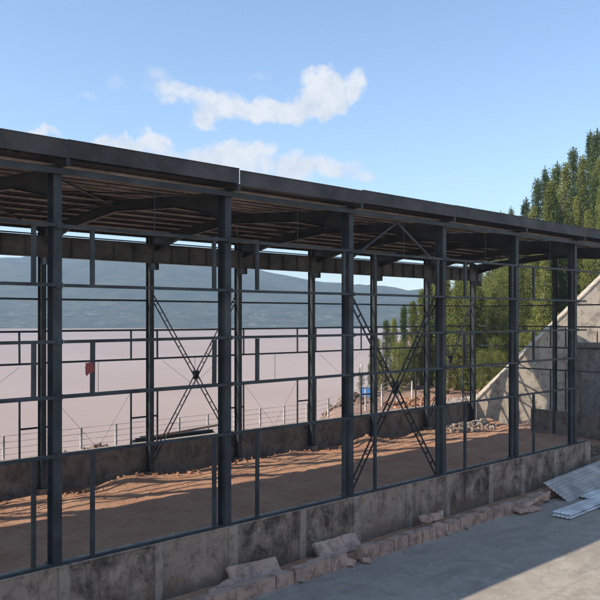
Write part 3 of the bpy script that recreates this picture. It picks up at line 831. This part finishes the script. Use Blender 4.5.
# ------------------------------------------------------------------ air
m = MB(); m.box((-1500, -320, -11.5), (2400, 2700, 260)); hz = m.build('haze', 'steel'); hz.data.materials.clear()
hm = bpy.data.materials.new('thin_air'); hm.use_nodes = True; nt = hm.node_tree
for n_ in list(nt.nodes): nt.nodes.remove(n_)
out = nt.nodes.new('ShaderNodeOutputMaterial'); pv = nt.nodes.new('ShaderNodeVolumePrincipled')
pv.inputs['Color'].default_value = (.66, .83, 1, 1); pv.inputs['Density'].default_value = .00034; pv.inputs['Anisotropy'].default_value = .1
nt.links.new(pv.outputs[0], out.inputs['Volume']); hz.data.materials.append(hm)
tag(hz, 'thin bluish haze over the lake', 'haze', kind='stuff'); hz.display_type = 'WIRE'

# ------------------------------------------------------------------ sky with cumulus
W = bpy.data.worlds.new('World'); S.world = W; W.use_nodes = True; nt = W.node_tree
for n_ in list(nt.nodes): nt.nodes.remove(n_)
out = nt.nodes.new('ShaderNodeOutputWorld'); bg = nt.nodes.new('ShaderNodeBackground')
st = nt.nodes.new('ShaderNodeTexSky'); st.sky_type = 'NISHITA'; st.sun_disc = False
to = -SUN
st.sun_elevation = math.asin(to.z); st.sun_rotation = math.atan2(to.x, to.y)
st.air_density = 1.0; st.dust_density = .25; st.ozone_density = 2.0; st.altitude = 400
tc = nt.nodes.new('ShaderNodeTexCoord')
nrm = N(nt, 'ShaderNodeVectorMath', operation='NORMALIZE'); nt.links.new(tc.outputs['Generated'], nrm.inputs[0])
nz1 = N(nt, 'ShaderNodeTexNoise'); nz1.inputs['Scale'].default_value = 26; nz1.inputs['Detail'].default_value = 7; nz1.inputs['Roughness'].default_value = .62
nt.links.new(nrm.outputs[0], nz1.inputs[0])
off = N(nt, 'ShaderNodeVectorMath', operation='SUBTRACT'); nt.links.new(nz1.outputs[1], off.inputs[0]); off.inputs[1].default_value = (.5, .5, .5)
scl = N(nt, 'ShaderNodeVectorMath', operation='SCALE'); nt.links.new(off.outputs[0], scl.inputs[0]); scl.inputs['Scale'].default_value = .05
wrp = N(nt, 'ShaderNodeVectorMath', operation='ADD'); nt.links.new(nrm.outputs[0], wrp.inputs[0]); nt.links.new(scl.outputs[0], wrp.inputs[1])
sp = N(nt, 'ShaderNodeSeparateXYZ'); nt.links.new(wrp.outputs[0], sp.inputs[0])
az = math_(nt, 'ARCTAN2', sp.outputs[1], sp.outputs[0]); el = math_(nt, 'ARCSINE', sp.outputs[2])
def azel(px, py):
    r, f, u = (px - 300) / 744, 1.0, (317.5 - py) / 744
    d = Vector((RX * r + FX * f, RY * r + FY * f, u)).normalized()
    return math.atan2(d.y, d.x), math.asin(d.z)
#        x    y    rx  ry  weight
puffs = [(322, 88, 17, 25, 1.), (332, 82, 16, 20, 1.), (312, 100, 20, 17, 1.), (340, 98, 16, 12, .8), (357, 84, 9, 14, .85), (288, 108, 18, 15, .95),
         (265, 107, 17, 16, .95), (240, 108, 18, 12, .75), (208, 112, 18, 13, .85), (222, 96, 30, 11, .6), (190, 90, 32, 12, .5), (165, 82, 24, 11, .38),
         (155, 68, 14, 9, .35), (118, 80, 14, 8, .28), (128, 66, 10, 7, .2), (70, 100, 10, 4, .2), (88, 92, 14, 6, .3), (262, 72, 16, 6, .25),
         (150, 138, 22, 13, .85), (125, 140, 26, 10, .8), (100, 140, 14, 8, .6), (40, 130, 17, 7, .8), (190, 155, 40, 12, .7), (235, 150, 34, 14, .78), (265, 143, 16, 8, .6),
         (300, 160, 36, 14, .72), (335, 166, 28, 10, .62), (230, 168, 110, 15, .62), (362, 174, 14, 5, .55), (458, 172, 12, 4, .4), (470, 200, 26, 8, .25)]
acc = None
for px, py, rx, ry, wgt in puffs:
    a0, e0 = azel(px, py + 4); ry *= .9
    dx = math_(nt, 'MULTIPLY', math_(nt, 'SUBTRACT', az, a0), 744 / (rx * 1.25) * math.cos(e0))
    dy = math_(nt, 'MULTIPLY', math_(nt, 'SUBTRACT', el, e0), 744 / (ry * 1.25))
    d2 = math_(nt, 'ADD', math_(nt, 'MULTIPLY', dx, dx), math_(nt, 'MULTIPLY', dy, dy))
    g = math_(nt, 'MULTIPLY', math_(nt, 'MAXIMUM', math_(nt, 'SUBTRACT', 1.0, d2), 0.0), wgt)
    acc = g if acc is None else math_(nt, 'MAXIMUM', acc, g) if False else math_(nt, 'SUBTRACT', math_(nt, 'ADD', acc, g), math_(nt, 'MULTIPLY', acc, g))
nz2 = N(nt, 'ShaderNodeTexNoise'); nz2.inputs['Scale'].default_value = 34; nz2.inputs['Detail'].default_value = 10; nz2.inputs['Roughness'].default_value = .66
nt.links.new(nrm.outputs[0], nz2.inputs[0])
dens = math_(nt, 'MULTIPLY', acc, math_(nt, 'ADD', .1, math_(nt, 'MULTIPLY', nz2.outputs[0], 1.75)))
mr = N(nt, 'ShaderNodeMapRange', interpolation_type='SMOOTHSTEP'); mr.inputs[1].default_value = .09; mr.inputs[2].default_value = .80
nt.links.new(dens, mr.inputs[0])
cm = math_(nt, 'MULTIPLY', mr.outputs[0], .92)
ccol = ramp(nt, nz2.outputs[0], [(.3, (.70, .76, .84)), (.58, (.98, .98, .99))])
SKY = .14
skc = N(nt, 'ShaderNodeVectorMath', operation='SCALE'); nt.links.new(st.outputs[0], skc.inputs[0]); skc.inputs['Scale'].default_value = 1.0
ccs = N(nt, 'ShaderNodeVectorMath', operation='SCALE'); nt.links.new(ccol, ccs.inputs[0]); ccs.inputs['Scale'].default_value = .58 / SKY
fin = mix(nt, cm, skc.outputs[0], ccs.outputs[0])
nt.links.new(fin, bg.inputs[0]); bg.inputs[1].default_value = SKY; nt.links.new(bg.outputs[0], out.inputs[0])

# ------------------------------------------------------------------ sun, camera, view
L = bpy.data.lights.new('sun', 'SUN'); L.energy = 3.3; L.angle = math.radians(.5); L.color = (1, .93, .82)
so = bpy.data.objects.new('sun', L); COL.objects.link(so); so.location = (0, 0, 60)
so.rotation_euler = SUN.to_track_quat('-Z', 'Y').to_euler()
cd = bpy.data.cameras.new('camera'); co = bpy.data.objects.new('camera', cd); COL.objects.link(co); S.camera = co
cd.sensor_width = 36; cd.lens = 744 / 600 * 36; cd.shift_y = 17.5 / 600; cd.clip_end = 20000; cd.clip_start = .1
co.location = CAM; co.rotation_euler = Vector((FX, FY, 0)).to_track_quat('-Z', 'Y').to_euler()
vs = S.view_settings; S.display_settings.display_device = 'sRGB'
vs.view_transform = 'Standard'; vs.look = 'None'; vs.exposure = .78; vs.gamma = 1; vs.use_curve_mapping = False
S.cycles.max_bounces = 8; S.cycles.diffuse_bounces = 4
